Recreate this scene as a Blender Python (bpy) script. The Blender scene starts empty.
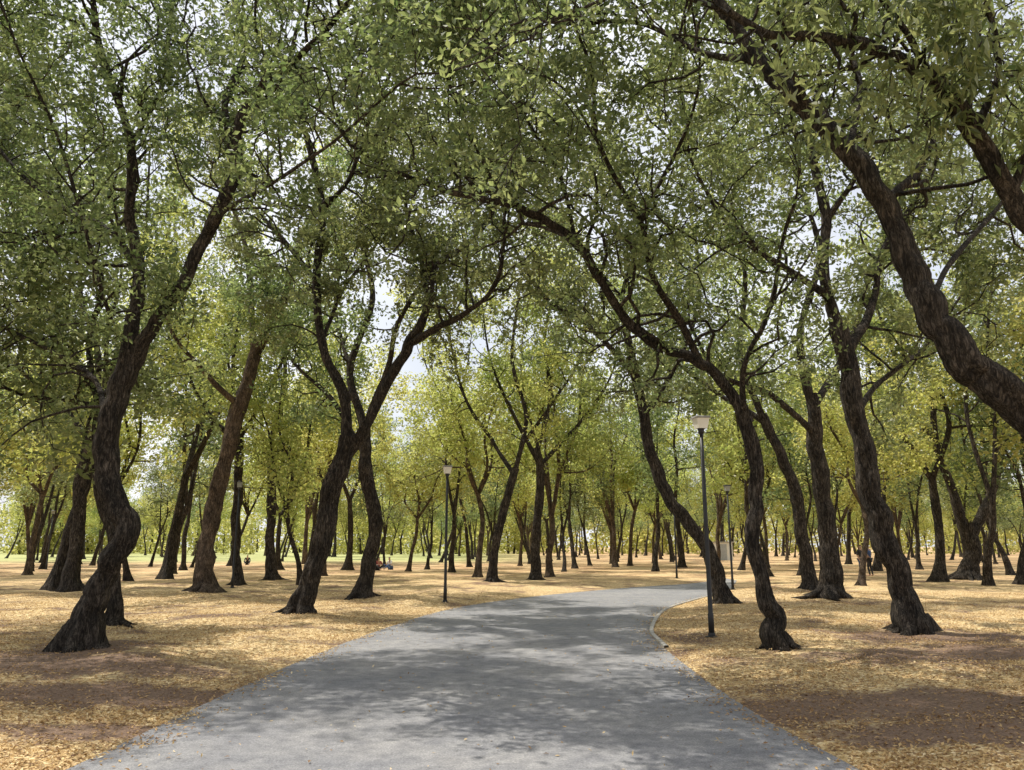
import bpy, math, random
import numpy as np
from mathutils import Vector

scene = bpy.context.scene
coll = scene.collection
RS = np.random.default_rng

# ------------------------------------------------------------------ camera geometry
FOC = 760.0; PITCH = math.radians(12.0); CH = 1.7
COSP, SINP = math.cos(PITCH), math.sin(PITCH)
def ray(px, py):
    dx = (px-512)/FOC; dy = (385-py)/FOC
    return np.array([dx, COSP-dy*SINP, SINP+dy*COSP])
def W(px, py, Y):
    d = ray(px, py); return d*(Y/d[1])+np.array([0, 0, CH])
def G(px, py):
    d = ray(px, py); t = -CH/d[2]
    return d*t+np.array([0, 0, CH])

# ------------------------------------------------------------------ materials
def newmat(name):
    m = bpy.data.materials.new(name); m.use_nodes = True
    nt = m.node_tree; nt.nodes.clear()
    out = nt.nodes.new('ShaderNodeOutputMaterial')
    return m, nt, out
def N(nt, t, **kw):
    n = nt.nodes.new(t)
    for k, v in kw.items():
        if k in n.inputs: n.inputs[k].default_value = v
        else: setattr(n, k, v)
    return n
def ramp(nt, stops):
    r = nt.nodes.new('ShaderNodeValToRGB')
    el = r.color_ramp.elements
    el[0].position = stops[0][0]; el[0].color = (*stops[0][1], 1)
    el[1].position = stops[-1][0]; el[1].color = (*stops[-1][1], 1)
    for p, c in stops[1:-1]:
        e = el.new(p); e.color = (*c, 1)
    return r
def simple(name, col, rough=0.6, metal=0.0, var=0.15, scale=8):
    m, nt, out = newmat(name)
    b = N(nt, 'ShaderNodeBsdfPrincipled', Roughness=rough, Metallic=metal)
    tc = N(nt, 'ShaderNodeTexCoord'); nz = N(nt, 'ShaderNodeTexNoise', Scale=scale, Detail=4.0)
    nt.links.new(tc.outputs['Object'], nz.inputs['Vector'])
    c = np.array(col)
    r = ramp(nt, [(0.3, tuple(c*(1-var))), (0.7, tuple(np.minimum(c*(1+var), 1)))])
    nt.links.new(nz.outputs['Fac'], r.inputs[0]); nt.links.new(r.outputs[0], b.inputs['Base Color'])
    nt.links.new(b.outputs[0], out.inputs[0]); return m

def bark_mat(name, dark, mid, light):
    m, nt, out = newmat(name); L = nt.links.new
    tc = N(nt, 'ShaderNodeTexCoord')
    mp = N(nt, 'ShaderNodeMapping'); mp.inputs['Scale'].default_value = (1, 1, 0.22)
    L(tc.outputs['Object'], mp.inputs[0])
    n1 = N(nt, 'ShaderNodeTexNoise', Scale=26.0, Detail=8.0, Roughness=0.78, Distortion=0.9)
    n2 = N(nt, 'ShaderNodeTexNoise', Scale=3.0, Detail=5.0, Roughness=0.6)
    vo = N(nt, 'ShaderNodeTexVoronoi', Scale=30.0)
    L(mp.outputs[0], n1.inputs[0]); L(tc.outputs['Object'], n2.inputs[0]); L(mp.outputs[0], vo.inputs[0])
    r = ramp(nt, [(0.38, dark), (0.5, mid), (0.64, light)])
    L(n1.outputs['Fac'], r.inputs[0])
    r2 = ramp(nt, [(0.35, (0.5, 0.5, 0.5)), (0.65, (1.4, 1.35, 1.27))]); L(n2.outputs['Fac'], r2.inputs[0])
    mx = N(nt, 'ShaderNodeMix', data_type='RGBA', blend_type='MULTIPLY'); mx.inputs[0].default_value = 1
    L(r.outputs[0], mx.inputs[6]); L(r2.outputs[0], mx.inputs[7])
    ad = N(nt, 'ShaderNodeMath', operation='MULTIPLY_ADD'); ad.inputs[1].default_value = 0.6
    L(vo.outputs['Distance'], ad.inputs[0]); L(n1.outputs['Fac'], ad.inputs[2])
    bp = N(nt, 'ShaderNodeBump', Strength=1.0, Distance=0.12); L(ad.outputs[0], bp.inputs['Height'])
    b = N(nt, 'ShaderNodeBsdfPrincipled', Roughness=0.92)
    b.inputs['Specular IOR Level'].default_value = 0.25
    L(mx.outputs[2], b.inputs['Base Color']); L(bp.outputs[0], b.inputs['Normal']); L(b.outputs[0], out.inputs[0])
    return m
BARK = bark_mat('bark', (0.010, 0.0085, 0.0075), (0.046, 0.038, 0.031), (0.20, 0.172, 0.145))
BARK2 = bark_mat('bark_sunlit_pale', (0.03, 0.023, 0.018), (0.12, 0.09, 0.068), (0.31, 0.245, 0.19))  # paler copy of the brown bark, sunlit tan put into its colour

def leaf_mat(name, c0, c1, c2, t0, t1, tmix=0.45):
    m, nt, out = newmat(name); L = nt.links.new
    at = N(nt, 'ShaderNodeAttribute'); at.attribute_name = 'tint'
    oi = N(nt, 'ShaderNodeObjectInfo')
    r = ramp(nt, [(0.0, c0), (0.55, c1), (1.0, c2)])
    L(at.outputs['Fac'], r.inputs[0])
    rt = ramp(nt, [(0.0, t0), (1.0, t1)]); L(at.outputs['Fac'], rt.inputs[0])
    ma = N(nt, 'ShaderNodeMapRange'); ma.inputs[3].default_value = 0.486; ma.inputs[4].default_value = 0.522
    L(oi.outputs['Random'], ma.inputs[0])
    mv = N(nt, 'ShaderNodeMapRange'); mv.inputs[3].default_value = 0.88; mv.inputs[4].default_value = 1.22
    mm = N(nt, 'ShaderNodeMath', operation='FRACT'); m7 = N(nt, 'ShaderNodeMath', operation='MULTIPLY'); m7.inputs[1].default_value = 7.31
    L(oi.outputs['Random'], m7.inputs[0]); L(m7.outputs[0], mm.inputs[0]); L(mm.outputs[0], mv.inputs[0])
    outs = []
    for s in (r, rt):
        h = N(nt, 'ShaderNodeHueSaturation'); L(s.outputs[0], h.inputs['Color']); L(ma.outputs[0], h.inputs['Hue']); L(mv.outputs[0], h.inputs['Value'])
        outs.append(h)
    b = N(nt, 'ShaderNodeBsdfPrincipled', Roughness=0.38)
    b.inputs['Specular IOR Level'].default_value = 0.6
    L(outs[0].outputs[0], b.inputs['Base Color'])
    tr = N(nt, 'ShaderNodeBsdfTranslucent'); L(outs[1].outputs[0], tr.inputs[0])
    mx = N(nt, 'ShaderNodeMixShader'); mx.inputs[0].default_value = tmix
    L(b.outputs[0], mx.inputs[1]); L(tr.outputs[0], mx.inputs[2]); L(mx.outputs[0], out.inputs[0])
    return m
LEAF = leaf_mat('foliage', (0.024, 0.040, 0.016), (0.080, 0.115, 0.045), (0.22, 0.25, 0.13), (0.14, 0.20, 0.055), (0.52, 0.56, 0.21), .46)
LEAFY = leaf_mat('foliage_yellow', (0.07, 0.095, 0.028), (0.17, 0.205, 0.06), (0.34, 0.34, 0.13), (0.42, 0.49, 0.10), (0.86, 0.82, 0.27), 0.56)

# ------------------------------------------------------------------ mesh helpers
def mesh_np(name, V, Fq, mat=None, smooth=True, tint=None):
    me = bpy.data.meshes.new(name)
    V = np.asarray(V, dtype=np.float32); Fq = np.asarray(Fq, dtype=np.int32)
    n, k = Fq.shape
    me.vertices.add(len(V)); me.vertices.foreach_set('co', V.ravel())
    me.loops.add(n*k); me.loops.foreach_set('vertex_index', Fq.ravel())
    me.polygons.add(n)
    me.polygons.foreach_set('loop_start', np.arange(0, n*k, k, dtype=np.int32))
    me.polygons.foreach_set('loop_total', np.full(n, k, dtype=np.int32))
    me.polygons.foreach_set('use_smooth', np.full(n, smooth))
    if tint is not None:
        a = me.attributes.new('tint', 'FLOAT', 'FACE'); a.data.foreach_set('value', np.asarray(tint, dtype=np.float32))
    me.update(calc_edges=True); me.validate()
    if mat: me.materials.append(mat)
    return me
class Acc:
    def __init__(s): s.V = []; s.F = []; s.n = 0
    def add(s, V, Fq):
        s.V.append(V); s.F.append(Fq+s.n); s.n += len(V)
    def mesh(s, name, mat, smooth=True): return mesh_np(name, np.concatenate(s.V), np.concatenate(s.F), mat, smooth)
AX = np.eye(3)
def tube(acc, P, R, k, lobes=None):
    P = np.asarray(P, float); R = np.asarray(R, float)
    T = np.gradient(P, axis=0); T /= np.linalg.norm(T, axis=1)[:, None]+1e-9
    ref = AX[np.argmin(np.abs(T@AX).max(axis=0))]
    U = np.cross(T, ref); U /= np.linalg.norm(U, axis=1)[:, None]+1e-9
    B = np.cross(T, U)
    th = np.arange(k)*2*math.pi/k
    rr = R[:, None]*np.ones((1, k))
    if lobes is not None: rr = rr*lobes(th, len(P))
    V = P[:, None, :]+rr[..., None]*(np.cos(th)[None, :, None]*U[:, None, :]+np.sin(th)[None, :, None]*B[:, None, :])
    n = len(P); i = np.arange(n-1)[:, None]*k; j = np.arange(k)[None, :]; j2 = (j+1) % k
    Q = np.stack([i+j, i+j2, i+k+j2, i+k+j], -1).reshape(-1, 4)
    acc.add(V.reshape(-1, 3), Q)
def catmull(P, sub):
    P = np.asarray(P, float)
    if len(P) < 3: 
        t = np.linspace(0, 1, sub+1)[:, None]; return P[0]*(1-t)+P[-1]*t
    Q = np.vstack([2*P[0]-P[1], P, 2*P[-1]-P[-2]]); out = []
    for i in range(1, len(Q)-2):
        t = np.arange(sub)[:, None]/sub
        a, b, c, d = Q[i-1], Q[i], Q[i+1], Q[i+2]
        out.append(0.5*((2*b)+(-a+c)*t+(2*a-5*b+4*c-d)*t*t+(-a+3*b-3*c+d)*t**3))
    out.append(P[-1:]); return np.vstack(out)
def nrm(v): return v/(np.linalg.norm(v)+1e-9)
def wander(p, d, L, n, r0, r1, rng, up=0.08, jit=0.28):
    pts = [np.array([*p, r0])]; p = np.array(p, float); d = nrm(np.array(d, float))
    for i in range(n):
        d = nrm(d+rng.normal(0, jit, 3)+np.array([0, 0, up])); p = p+d*L/n
        pts.append(np.array([*p, r0+(r1-r0)*(i+1)/n]))
    return np.array(pts)

def leaves(P, idx, nc, rng, lsize, aspect, droop, upb=0.8):
    M = len(P)
    nm = rng.normal(0, 1, (M, 3))+np.array([0, 0, upb]); nm /= np.linalg.norm(nm, axis=1)[:, None]
    a = rng.normal(0, 1, (M, 3)); a[:, 2] -= 0.35+droop*3.5
    a -= nm*np.sum(a*nm, 1)[:, None]; a /= np.linalg.norm(a, axis=1)[:, None]+1e-9
    b = np.cross(nm, a)
    l = (lsize*rng.uniform(0.6, 1.35, M))[:, None]; w = l*aspect*0.5
    fold = nm*l*0.10
    V = np.stack([P, P+a*l*0.5+b*w+fold, P+a*l, P+a*l*0.5-b*w+fold], 1).reshape(-1, 3)
    Q = np.arange(M*4).reshape(-1, 4)
    ct = rng.uniform(0, 1, nc)
    tint = np.clip(0.68*ct[idx]+0.32*rng.uniform(0, 1, M)**1.3, 0, 1)
    return V, Q, tint

def build_tree(name, limbs, rng, zmin=3.0, spacing=0.38, seclen=(1.2, 3.0), twigs=6, lpc=26, lsize=0.105, sig=0.135,
               leafmat=LEAF, bark=BARK, detail=10, roots=True, droop=0.0, rmax=0.09, aspect=0.52, extend=2.0, gnarl=0.75, limbk=0.92, flare=0.7):
    """limbs: (n,4) arrays xyz+radius relative to the base; first is the trunk"""
    acc = Acc(); clusters = []; cid = []
    allL = []
    for li, P in enumerate(limbs):
        P = np.array(P)
        if detail >= 8:
            S0 = catmull(P, 3); k_ = rng.normal(0, 1, (len(S0), 3))*(np.minimum(S0[:, 3]*0.22, 0.035)*gnarl)[:, None]; k_[0] = 0; k_[-1] = 0
            S0[:, :3] += k_; S = catmull(S0, 4)
        else: S = catmull(P, 5)
        S[:, 3] = np.maximum(S[:, 3], 0.012)
        if li > 0: S[:, 3] *= limbk
        ph = rng.uniform(0, 6.28, 6); s_ = np.r_[0, np.cumsum(np.linalg.norm(np.diff(S[:, :3], axis=0), axis=1))]
        def lob(th, n, ph=ph, fl=None, s_=s_):
            i = s_[:, None]; fl_ = 0 if fl is None else fl[:, None]
            return (1+(0.08+0.30*fl_)*np.cos(5*th[None]+ph[0]+i*0.5)+0.08*np.cos(3*th[None]+ph[1]+i*1.3)
                    +0.05*np.cos(2*th[None]+ph[2]-i*1.9)+0.05*np.sin(i*4.3+ph[3])+0.04*np.sin(i*9.7+ph[4])+0.06*np.cos(7*th[None]+i*.8)+0.025*rng.normal(size=(n, len(th))))
        if li == 0:
            fl = flare*np.exp(-np.maximum(S[:, 2], 0)/0.22)
            tube(acc, S[:, :3], S[:, 3]*(1+fl), 24 if detail >= 10 else 10, lambda th, n: lob(th, n, fl=fl))
        else:
            tube(acc, S[:, :3], S[:, 3], (14 if detail >= 10 else 8) if S[0, 3] > 0.05 else 6, lob)
        allL.append(S)
        if li > 0 and extend > 0:
            d = S[-1, :3]-S[-2, :3]
            for _ in range(2):
                E = wander(S[-1, :3], nrm(d)+rng.normal(0, 0.4, 3), rng.uniform(0.6, 1)*extend, 5, S[-1, 3]*0.9, 0.01, rng)
                tube(acc, E[:, :3], E[:, 3], 5); allL.append(E)
    if roots:
        r0 = limbs[0][0][3]
        for a in np.linspace(0, 6.28, 7)[:-1]+rng.uniform(-.4, .4, 6):
            L = r0*rng.uniform(1.3, 3.4); w1 = rng.uniform(-.6, .6)
            pts = []
            for t in np.linspace(0, 1, 8):
                rad = r0*0.7+L*t; b = a+w1*t*t
                pts.append([rad*math.cos(b), rad*math.sin(b), 0.19*(r0/0.25)*(1-t)**2.5+0.005-0.05*t])
            tube(acc, pts, np.linspace(r0*0.35, r0*0.07, 8), 8)
    sec = []
    for S in allL:
        d = np.linalg.norm(np.diff(S[:, :3], axis=0), axis=1); cum = np.r_[0, np.cumsum(d)]
        s = rng.uniform(0, spacing)
        while s < cum[-1]:
            q = np.array([np.interp(s, cum, S[:, c]) for c in range(4)])
            i = min(np.searchsorted(cum, s), len(S)-1); T = nrm(S[i, :3]-S[i-1, :3]) if i > 0 else nrm(S[1, :3]-S[0, :3])
            s += spacing*rng.uniform(0.6, 1.4)
            if q[2] < zmin or q[3] > rmax: continue
            side = nrm(np.cross(T, rng.normal(size=3)))
            dr = nrm(side+T*0.5+np.array([0, 0, 0.15-droop]))
            L = rng.uniform(*seclen)*(0.75 if q[3] < 0.03 else 1)
            E = wander(q[:3], dr, L, 7, min(q[3]*0.6, 0.038), 0.006, rng, up=0.05-droop*0.5, jit=.38)
            tube(acc, E[:, :3], E[:, 3], 5); sec.append(E)
    for E in sec:
        for _ in range(twigs):
            t = rng.uniform(0.4, 1.0)*(len(E)-1); i = min(int(t), len(E)-2); f = t-i
            p = E[i, :3]*(1-f)+E[i+1, :3]*f
            T = nrm(E[i+1, :3]-E[i, :3])
            dr = nrm(T*0.5+rng.normal(0, 0.7, 3)+np.array([0, 0, 0.05-droop]))
            L = rng.uniform(0.35, 0.9)
            e = wander(p, dr, L, 3, 0.008, 0.003, rng, up=-droop)
            if detail >= 10: tube(acc, e[:, :3], e[:, 3], 3)
            clusters.append(e[-1, :3]); clusters.append(e[2, :3])
    C = np.array(clusters)
    trunk = acc.mesh(name+'_trunk', bark)
    n = rng.poisson(lpc, len(C)); idx = np.repeat(np.arange(len(C)), n)
    P = C[idx]+rng.normal(0, sig, (len(idx), 3))*np.array([1, 1, 0.7])
    ok = P[:, 2] > zmin-1.3-droop
    P = P[ok]; idx = idx[ok]
    V, Q, tint = leaves(P, idx, len(C), rng, lsize, aspect, droop)
    crown = mesh_np(name+'_crown', V, Q, leafmat, False, tint)
    return trunk, crown

def place_tree(name, trunk, crown, loc, rot=0, sc=1, label='', group='trees in the park', tilt=(0, 0)):
    e = bpy.data.objects.new(name, None); e.empty_display_size = 0.5
    e.location = loc; e.rotation_euler = (tilt[0], tilt[1], rot); e.scale = (sc, sc, sc)
    coll.objects.link(e)
    for nm, me in (('trunk', trunk), ('crown', crown)):
        o = bpy.data.objects.new(nm, me); o.parent = e; coll.objects.link(o)
    e['label'] = label; e['category'] = 'tree'
    if group: e['group'] = group
    return e

# ------------------------------------------------------------------ path & ground
LE = [(-150, 860), (65, 770), (200, 706), (300, 661), (380, 630), (450, 609), (520, 598), (600, 590), (645, 586.5), (684, 584), (704, 582), (716, 580), (724, 578)]
RE = [(1010, 860), (860, 770), (760, 716), (695, 672), (658, 642), (650, 628), (664, 610), (694, 600), (714, 595), (726, 591), (732, 587), (735, 583.5), (737, 580.5)]
Lw = catmull([G(*p)[:2].tolist() for p in LE], 8)
Rw = catmull([G(*p)[:2].tolist() for p in RE], 8)
poly = np.vstack([Lw, Rw[::-1]])
def seg_dist(X, Y, C):
    D = np.full(X.shape, 1e9)
    for i in range(len(C)-1):
        a, b = C[i], C[i+1]; ab = b-a; L2 = ab@ab+1e-12
        t = np.clip(((X-a[0])*ab[0]+(Y-a[1])*ab[1])/L2, 0, 1)
        D = np.minimum(D, np.hypot(X-a[0]-t*ab[0], Y-a[1]-t*ab[1]))
    return D
def inside(X, Y):
    r = np.zeros(X.shape, bool); n = len(poly); j = n-1
    for i in range(n):
        xi, yi = poly[i]; xj, yj = poly[j]
        c = ((yi > Y) != (yj > Y)) & (X < (xj-xi)*(Y-yi)/(yj-yi+1e-12)+xi)
        r ^= c; j = i
    return r
def sdist(X, Y):
    d = np.minimum(seg_dist(X, Y, Lw), seg_dist(X, Y, Rw)); return np.where(inside(X, Y), -d, d)
BX, BY = G(745, 597)[:2]
def gz_from(X, Y, d):
    h = 0.03*np.sin(X*0.9+1)*np.sin(Y*0.7)+0.02*np.sin(X*2.3+Y*1.7)+0.012*np.sin(X*5.1-Y*4.3)
    m = np.clip(d/2.5, 0, 1); m = m*m*(3-2*m)
    far = np.clip((60-np.hypot(X, Y))/30, 0, 1)
    berm = 0.22*np.exp(-((X-BX)/3.0)**2-((Y-BY-.5)/3.0)**2)*np.clip(d/1.2, 0, 1)
    z = m*(0.09+h*far)+0.012*np.clip(d/0.15, 0, 1)+berm
    return np.where(d <= 0, -0.03, z-0.004)
def gz(x, y):
    X = np.array([float(x)]); Y = np.array([float(y)]); return float(gz_from(X, Y, sdist(X, Y))[0])

def axis(lo, hi, core_lo, core_hi, st):
    c = np.arange(core_lo, core_hi, st); out = list(c); s = st; v = core_hi
    while v < hi: out.append(v); s *= 1.12; v += s
    out.append(hi); s = st; v = core_lo-st; pre = []
    while v > lo: pre.append(v); s *= 1.12; v -= s
    pre.append(lo); return np.array(pre[::-1]+out)
gx = axis(-1500, 1500, -14, 18, 0.16); gy = axis(-300, 2500, 2, 50, 0.16)
X, Y = np.meshgrid(gx, gy); d = sdist(X, Y); Z = gz_from(X, Y, d)
V = np.stack([X, Y, Z], -1).reshape(-1, 3); nx, ny = len(gx), len(gy)
i = np.arange(ny-1)[:, None]*nx; j = np.arange(nx-1)[None]
Q = np.stack([i+j, i+j+1, i+nx+j+1, i+nx+j], -1).reshape(-1, 4)
SOIL = []
for (px, py, rx, ry) in [(870, 712, 2.3, 0.8), (30, 672, 2.2, 1.0), (110, 700, 1.4, 0.6), (905, 640, 1.5, 1.2), (85, 655, 1.2, 1.0), (960, 660, 2.2, .8), (940, 740, 1.2, .4), (120, 735, 1.0, .35)]:
    w = G(px, py); SOIL.append((w[0], w[1], rx, ry))
def soilmask(X, Y):
    m = np.zeros_like(X)
    for cx, cy, rx, ry in SOIL: m = np.maximum(m, np.clip(1.5-np.hypot((X-cx)/rx, (Y-cy)/ry), 0, 1))
    return m

def ground_mat():
    m, nt, out = newmat('dry_leaf_ground'); L = nt.links.new
    tc = N(nt, 'ShaderNodeTexCoord')
    v1 = N(nt, 'ShaderNodeTexVoronoi', Scale=28.0); v1.inputs['Randomness'].default_value = 1
    n0 = N(nt, 'ShaderNodeTexNoise', Scale=9.0, Detail=3.0)
    ds = N(nt, 'ShaderNodeMix', data_type='RGBA', blend_type='LINEAR_LIGHT'); ds.inputs[0].default_value = 0.06
    L(tc.outputs['Object'], ds.inputs[6]); L(n0.outputs['Color'], ds.inputs[7]); L(tc.outputs['Object'], n0.inputs[0])
    L(ds.outputs[2], v1.inputs[0])
    sep = N(nt, 'ShaderNodeSeparateColor'); L(v1.outputs['Color'], sep.inputs[0])
    r = ramp(nt, [(0.0, (0.21, 0.12, 0.06)), (0.3, (0.43, 0.28, 0.12)), (0.65, (0.64, 0.47, 0.22)), (1.0, (0.82, 0.67, 0.40))])
    L(sep.outputs[0], r.inputs[0])
    n2 = N(nt, 'ShaderNodeTexNoise', Scale=0.5, Detail=9.0, Roughness=0.72); L(tc.outputs['Object'], n2.inputs[0])
    at = N(nt, 'ShaderNodeAttribute'); at.attribute_name = 'soil'
    sb = N(nt, 'ShaderNodeMath', operation='MULTIPLY_ADD'); sb.inputs[1].default_value = -0.20; L(at.outputs['Fac'], sb.inputs[0]); L(n2.outputs['Fac'], sb.inputs[2])
    rf = ramp(nt, [(0.39, (0, 0, 0)), (0.49, (1, 1, 1))]); L(sb.outputs[0], rf.inputs[0])
    soil = ramp(nt, [(0.3, (0.09, 0.052, 0.035)), (0.52, (0.18, 0.112, 0.072)), (0.7, (0.38, 0.26, 0.16))])
    n3 = N(nt, 'ShaderNodeTexNoise', Scale=26.0, Detail=10.0, Roughness=0.85); L(tc.outputs['Object'], n3.inputs[0]); L(n3.outputs['Fac'], soil.inputs[0])
    mx = N(nt, 'ShaderNodeMix', data_type='RGBA'); L(rf.outputs[0], mx.inputs[0]); L(soil.outputs[0], mx.inputs[6]); L(r.outputs[0], mx.inputs[7])
    sx = N(nt, 'ShaderNodeSeparateXYZ'); L(tc.outputs['Object'], sx.inputs[0])
    m0 = N(nt, 'ShaderNodeMapRange'); m0.inputs[1].default_value = 22; m0.inputs[2].default_value = 60; m0.inputs[4].default_value = 0.75; L(sx.outputs[1], m0.inputs[0])
    mg = N(nt, 'ShaderNodeMix', data_type='RGBA'); L(m0.outputs[0], mg.inputs[0]); L(mx.outputs[2], mg.inputs[6])
    n6 = N(nt, 'ShaderNodeTexNoise', Scale=0.25, Detail=8.0, Roughness=0.7); L(tc.outputs['Object'], n6.inputs[0])
    r6 = ramp(nt, [(0.38, (0.28, 0.145, 0.075)), (0.50, (0.52, 0.32, 0.155)), (0.62, (0.74, 0.56, 0.32))]); L(n6.outputs['Fac'], r6.inputs[0]); L(r6.outputs[0], mg.inputs[7])
    mr = N(nt, 'ShaderNodeMapRange'); mr.inputs[1].default_value = 70; mr.inputs[2].default_value = 95; L(sx.outputs[1], mr.inputs[0])
    mr2 = N(nt, 'ShaderNodeMapRange'); mr2.inputs[1].default_value = 10; mr2.inputs[2].default_value = -10; L(sx.outputs[0], mr2.inputs[0])
    mu = N(nt, 'ShaderNodeMath', operation='MULTIPLY'); L(mr.outputs[0], mu.inputs[0]); L(mr2.outputs[0], mu.inputs[1])
    ml = N(nt, 'ShaderNodeMix', data_type='RGBA'); L(mu.outputs[0], ml.inputs[0]); L(mg.outputs[2], ml.inputs[6]); ml.inputs[7].default_value = (0.38, 0.39, 0.15, 1)
    bp = N(nt, 'ShaderNodeBump', Strength=0.7, Distance=0.03); L(v1.outputs['Distance'], bp.inputs['Height'])
    b = N(nt, 'ShaderNodeBsdfPrincipled', Roughness=0.85); L(ml.outputs[2], b.inputs['Base Color']); L(bp.outputs[0], b.inputs['Normal'])
    L(b.outputs[0], out.inputs[0]); return m
def path_mat():
    m, nt, out = newmat('grey_path'); L = nt.links.new
    tc = N(nt, 'ShaderNodeTexCoord')
    n1 = N(nt, 'ShaderNodeTexNoise', Scale=50.0, Detail=8.0, Roughness=0.9)
    n2 = N(nt, 'ShaderNodeTexNoise', Scale=0.7, Detail=6.0, Roughness=0.65)
    n5 = N(nt, 'ShaderNodeTexNoise', Scale=5.0, Detail=7.0, Roughness=0.75)
    for n in (n1, n2, n5): L(tc.outputs['Object'], n.inputs[0])
    r1 = ramp(nt, [(0.35, (0.105, 0.108, 0.116)), (0.5, (0.228, 0.232, 0.245)), (0.65, (0.43, 0.43, 0.435))]); L(n1.outputs['Fac'], r1.inputs[0])
    r2 = ramp(nt, [(0.3, (0.78, 0.79, 0.83)), (0.7, (1.22, 1.18, 1.12))]); L(n2.outputs['Fac'], r2.inputs[0])
    r5 = ramp(nt, [(0.35, (0.68, 0.68, 0.70)), (0.6, (1.16, 1.14, 1.11))]); L(n5.outputs['Fac'], r5.inputs[0])
    m1 = N(nt, 'ShaderNodeMix', data_type='RGBA', blend_type='MULTIPLY'); m1.inputs[0].default_value = 1
    m2 = N(nt, 'ShaderNodeMix', data_type='RGBA', blend_type='MULTIPLY'); m2.inputs[0].default_value = 1
    L(r1.outputs[0], m1.inputs[6]); L(r2.outputs[0], m1.inputs[7]); L(m1.outputs[2], m2.inputs[6]); L(r5.outputs[0], m2.inputs[7])
    bp = N(nt, 'ShaderNodeBump', Strength=0.6, Distance=0.012); L(n1.outputs['Fac'], bp.inputs['Height'])
    b = N(nt, 'ShaderNodeBsdfPrincipled', Roughness=0.8); L(m2.outputs[2], b.inputs['Base Color']); L(bp.outputs[0], b.inputs['Normal'])
    L(b.outputs[0], out.inputs[0]); return m
gme = mesh_np('ground', V, Q, ground_mat())
sa = gme.attributes.new('soil', 'FLOAT', 'POINT'); sa.data.foreach_set('value', soilmask(X, Y).ravel().astype(np.float32))
g = bpy.data.objects.new('ground', gme); g['kind'] = 'structure'; coll.objects.link(g)

rng = RS(5)
n = len(Lw)
def offs(C, sgn):
    T = np.gradient(C, axis=0); T /= np.linalg.norm(T, axis=1)[:, None]; Nn = np.stack([T[:, 1], -T[:, 0]], 1)
    return C+Nn*sgn
K = 12
rows = []
for a, b in zip(Lw, Rw):
    t = np.linspace(0, 1, K)[:, None]; rows.append(a*(1-t)+b*t)
rows = np.array(rows)
V = np.concatenate([rows, np.zeros(rows.shape[:2]+(1,))], -1).reshape(-1, 3)
i = np.arange(n-1)[:, None]*K; j = np.arange(K-1)[None]
Q = np.stack([i+j, i+j+1, i+K+j+1, i+K+j], -1).reshape(-1, 4)
p = bpy.data.objects.new('path', mesh_np('path', V, Q, path_mat())); p['kind'] = 'structure'; coll.objects.link(p)

kc = Rw[30:70]; a0 = offs(kc, 0.0); a1 = offs(kc, 0.08)
if np.mean(inside(a1[:, 0], a1[:, 1])) > 0.5: a1 = offs(kc, -0.08)
m = len(kc); ring = []
for q0, q1 in zip(a0, a1):
    ring += [[*q0, -0.05], [*q0, 0.03], [*(q0*0.85+q1*0.15), 0.04], [*(q0*0.15+q1*0.85), 0.04], [*q1, 0.03], [*q1, -0.05]]
i = np.arange(m-1)[:, None]*6; j = np.arange(5)[None]
Q = np.stack([i+j, i+j+1, i+6+j+1, i+6+j], -1).reshape(-1, 4)
kb = bpy.data.objects.new('kerb', mesh_np('kerb', ring, Q, simple('kerb_concrete', (0.40, 0.38, 0.34), 0.9, var=.3), False)); kb['kind'] = 'structure'; coll.objects.link(kb)

def litter_mat():
    m, nt, out = newmat('dry_leaf'); L = nt.links.new
    at = N(nt, 'ShaderNodeAttribute'); at.attribute_name = 'tint'
    r = ramp(nt, [(0.0, (0.15, 0.075, 0.038)), (0.35, (0.43, 0.27, 0.115)), (0.7, (0.69, 0.50, 0.235)), (1.0, (0.90, 0.78, 0.52))]); L(at.outputs['Fac'], r.inputs[0])
    b = N(nt, 'ShaderNodeBsdfPrincipled', Roughness=0.7); L(r.outputs[0], b.inputs['Base Color'])
    tr = N(nt, 'ShaderNodeBsdfTranslucent'); L(r.outputs[0], tr.inputs[0])
    mx = N(nt, 'ShaderNodeMixShader'); mx.inputs[0].default_value = 0.2; L(b.outputs[0], mx.inputs[1]); L(tr.outputs[0], mx.inputs[2]); L(mx.outputs[0], out.inputs[0])
    return m
M = 470000
yy = 4.0+24*rng.uniform(0, 1, M)**1.5; xx = rng.uniform(-1, 1, M)*(yy*0.74+1.5)
dd = sdist(xx, yy)
clump = 0.5+0.5*np.sin(xx*1.3+2*np.sin(yy*0.8))*np.sin(yy*1.1+1.5*np.sin(xx*0.6))
edge = 0.13*np.sin(xx*3.1+yy*2.3)+0.09*np.sin(xx*7.7-yy*5.1)+0.05
pk = np.where(dd+edge > 0.0, (0.30+0.70*clump)*(1-0.78*soilmask(xx, yy)), 0.30*np.exp((dd+edge)/0.16)+0.005)
ok = rng.uniform(0, 1, M) < pk
xx, yy, dd = xx[ok], yy[ok], dd[ok]; M = len(xx)
zz = np.where(dd < 0, 0.004, gz_from(xx, yy, dd))+rng.uniform(0.002, 0.015, M)
P = np.stack([xx, yy, zz], 1)
V, Q, tint = leaves(P, np.arange(M), M, rng, 0.043, 0.42, 0, upb=2.6)
V[:, 2] = np.maximum(V[:, 2], np.repeat(np.where(dd < 0, 0.004, zz-0.012), 4))
tint = np.clip(tint*(1-0.5*soilmask(xx, yy)), 0, 1)
lt = bpy.data.objects.new('leaf_litter', mesh_np('leaf_litter', V, Q, litter_mat(), False, tint)); lt['kind'] = 'stuff'
lt['label'] = 'tan dry fallen leaves covering the park ground'; lt['category'] = 'fallen leaves'; coll.objects.link(lt)

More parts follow.
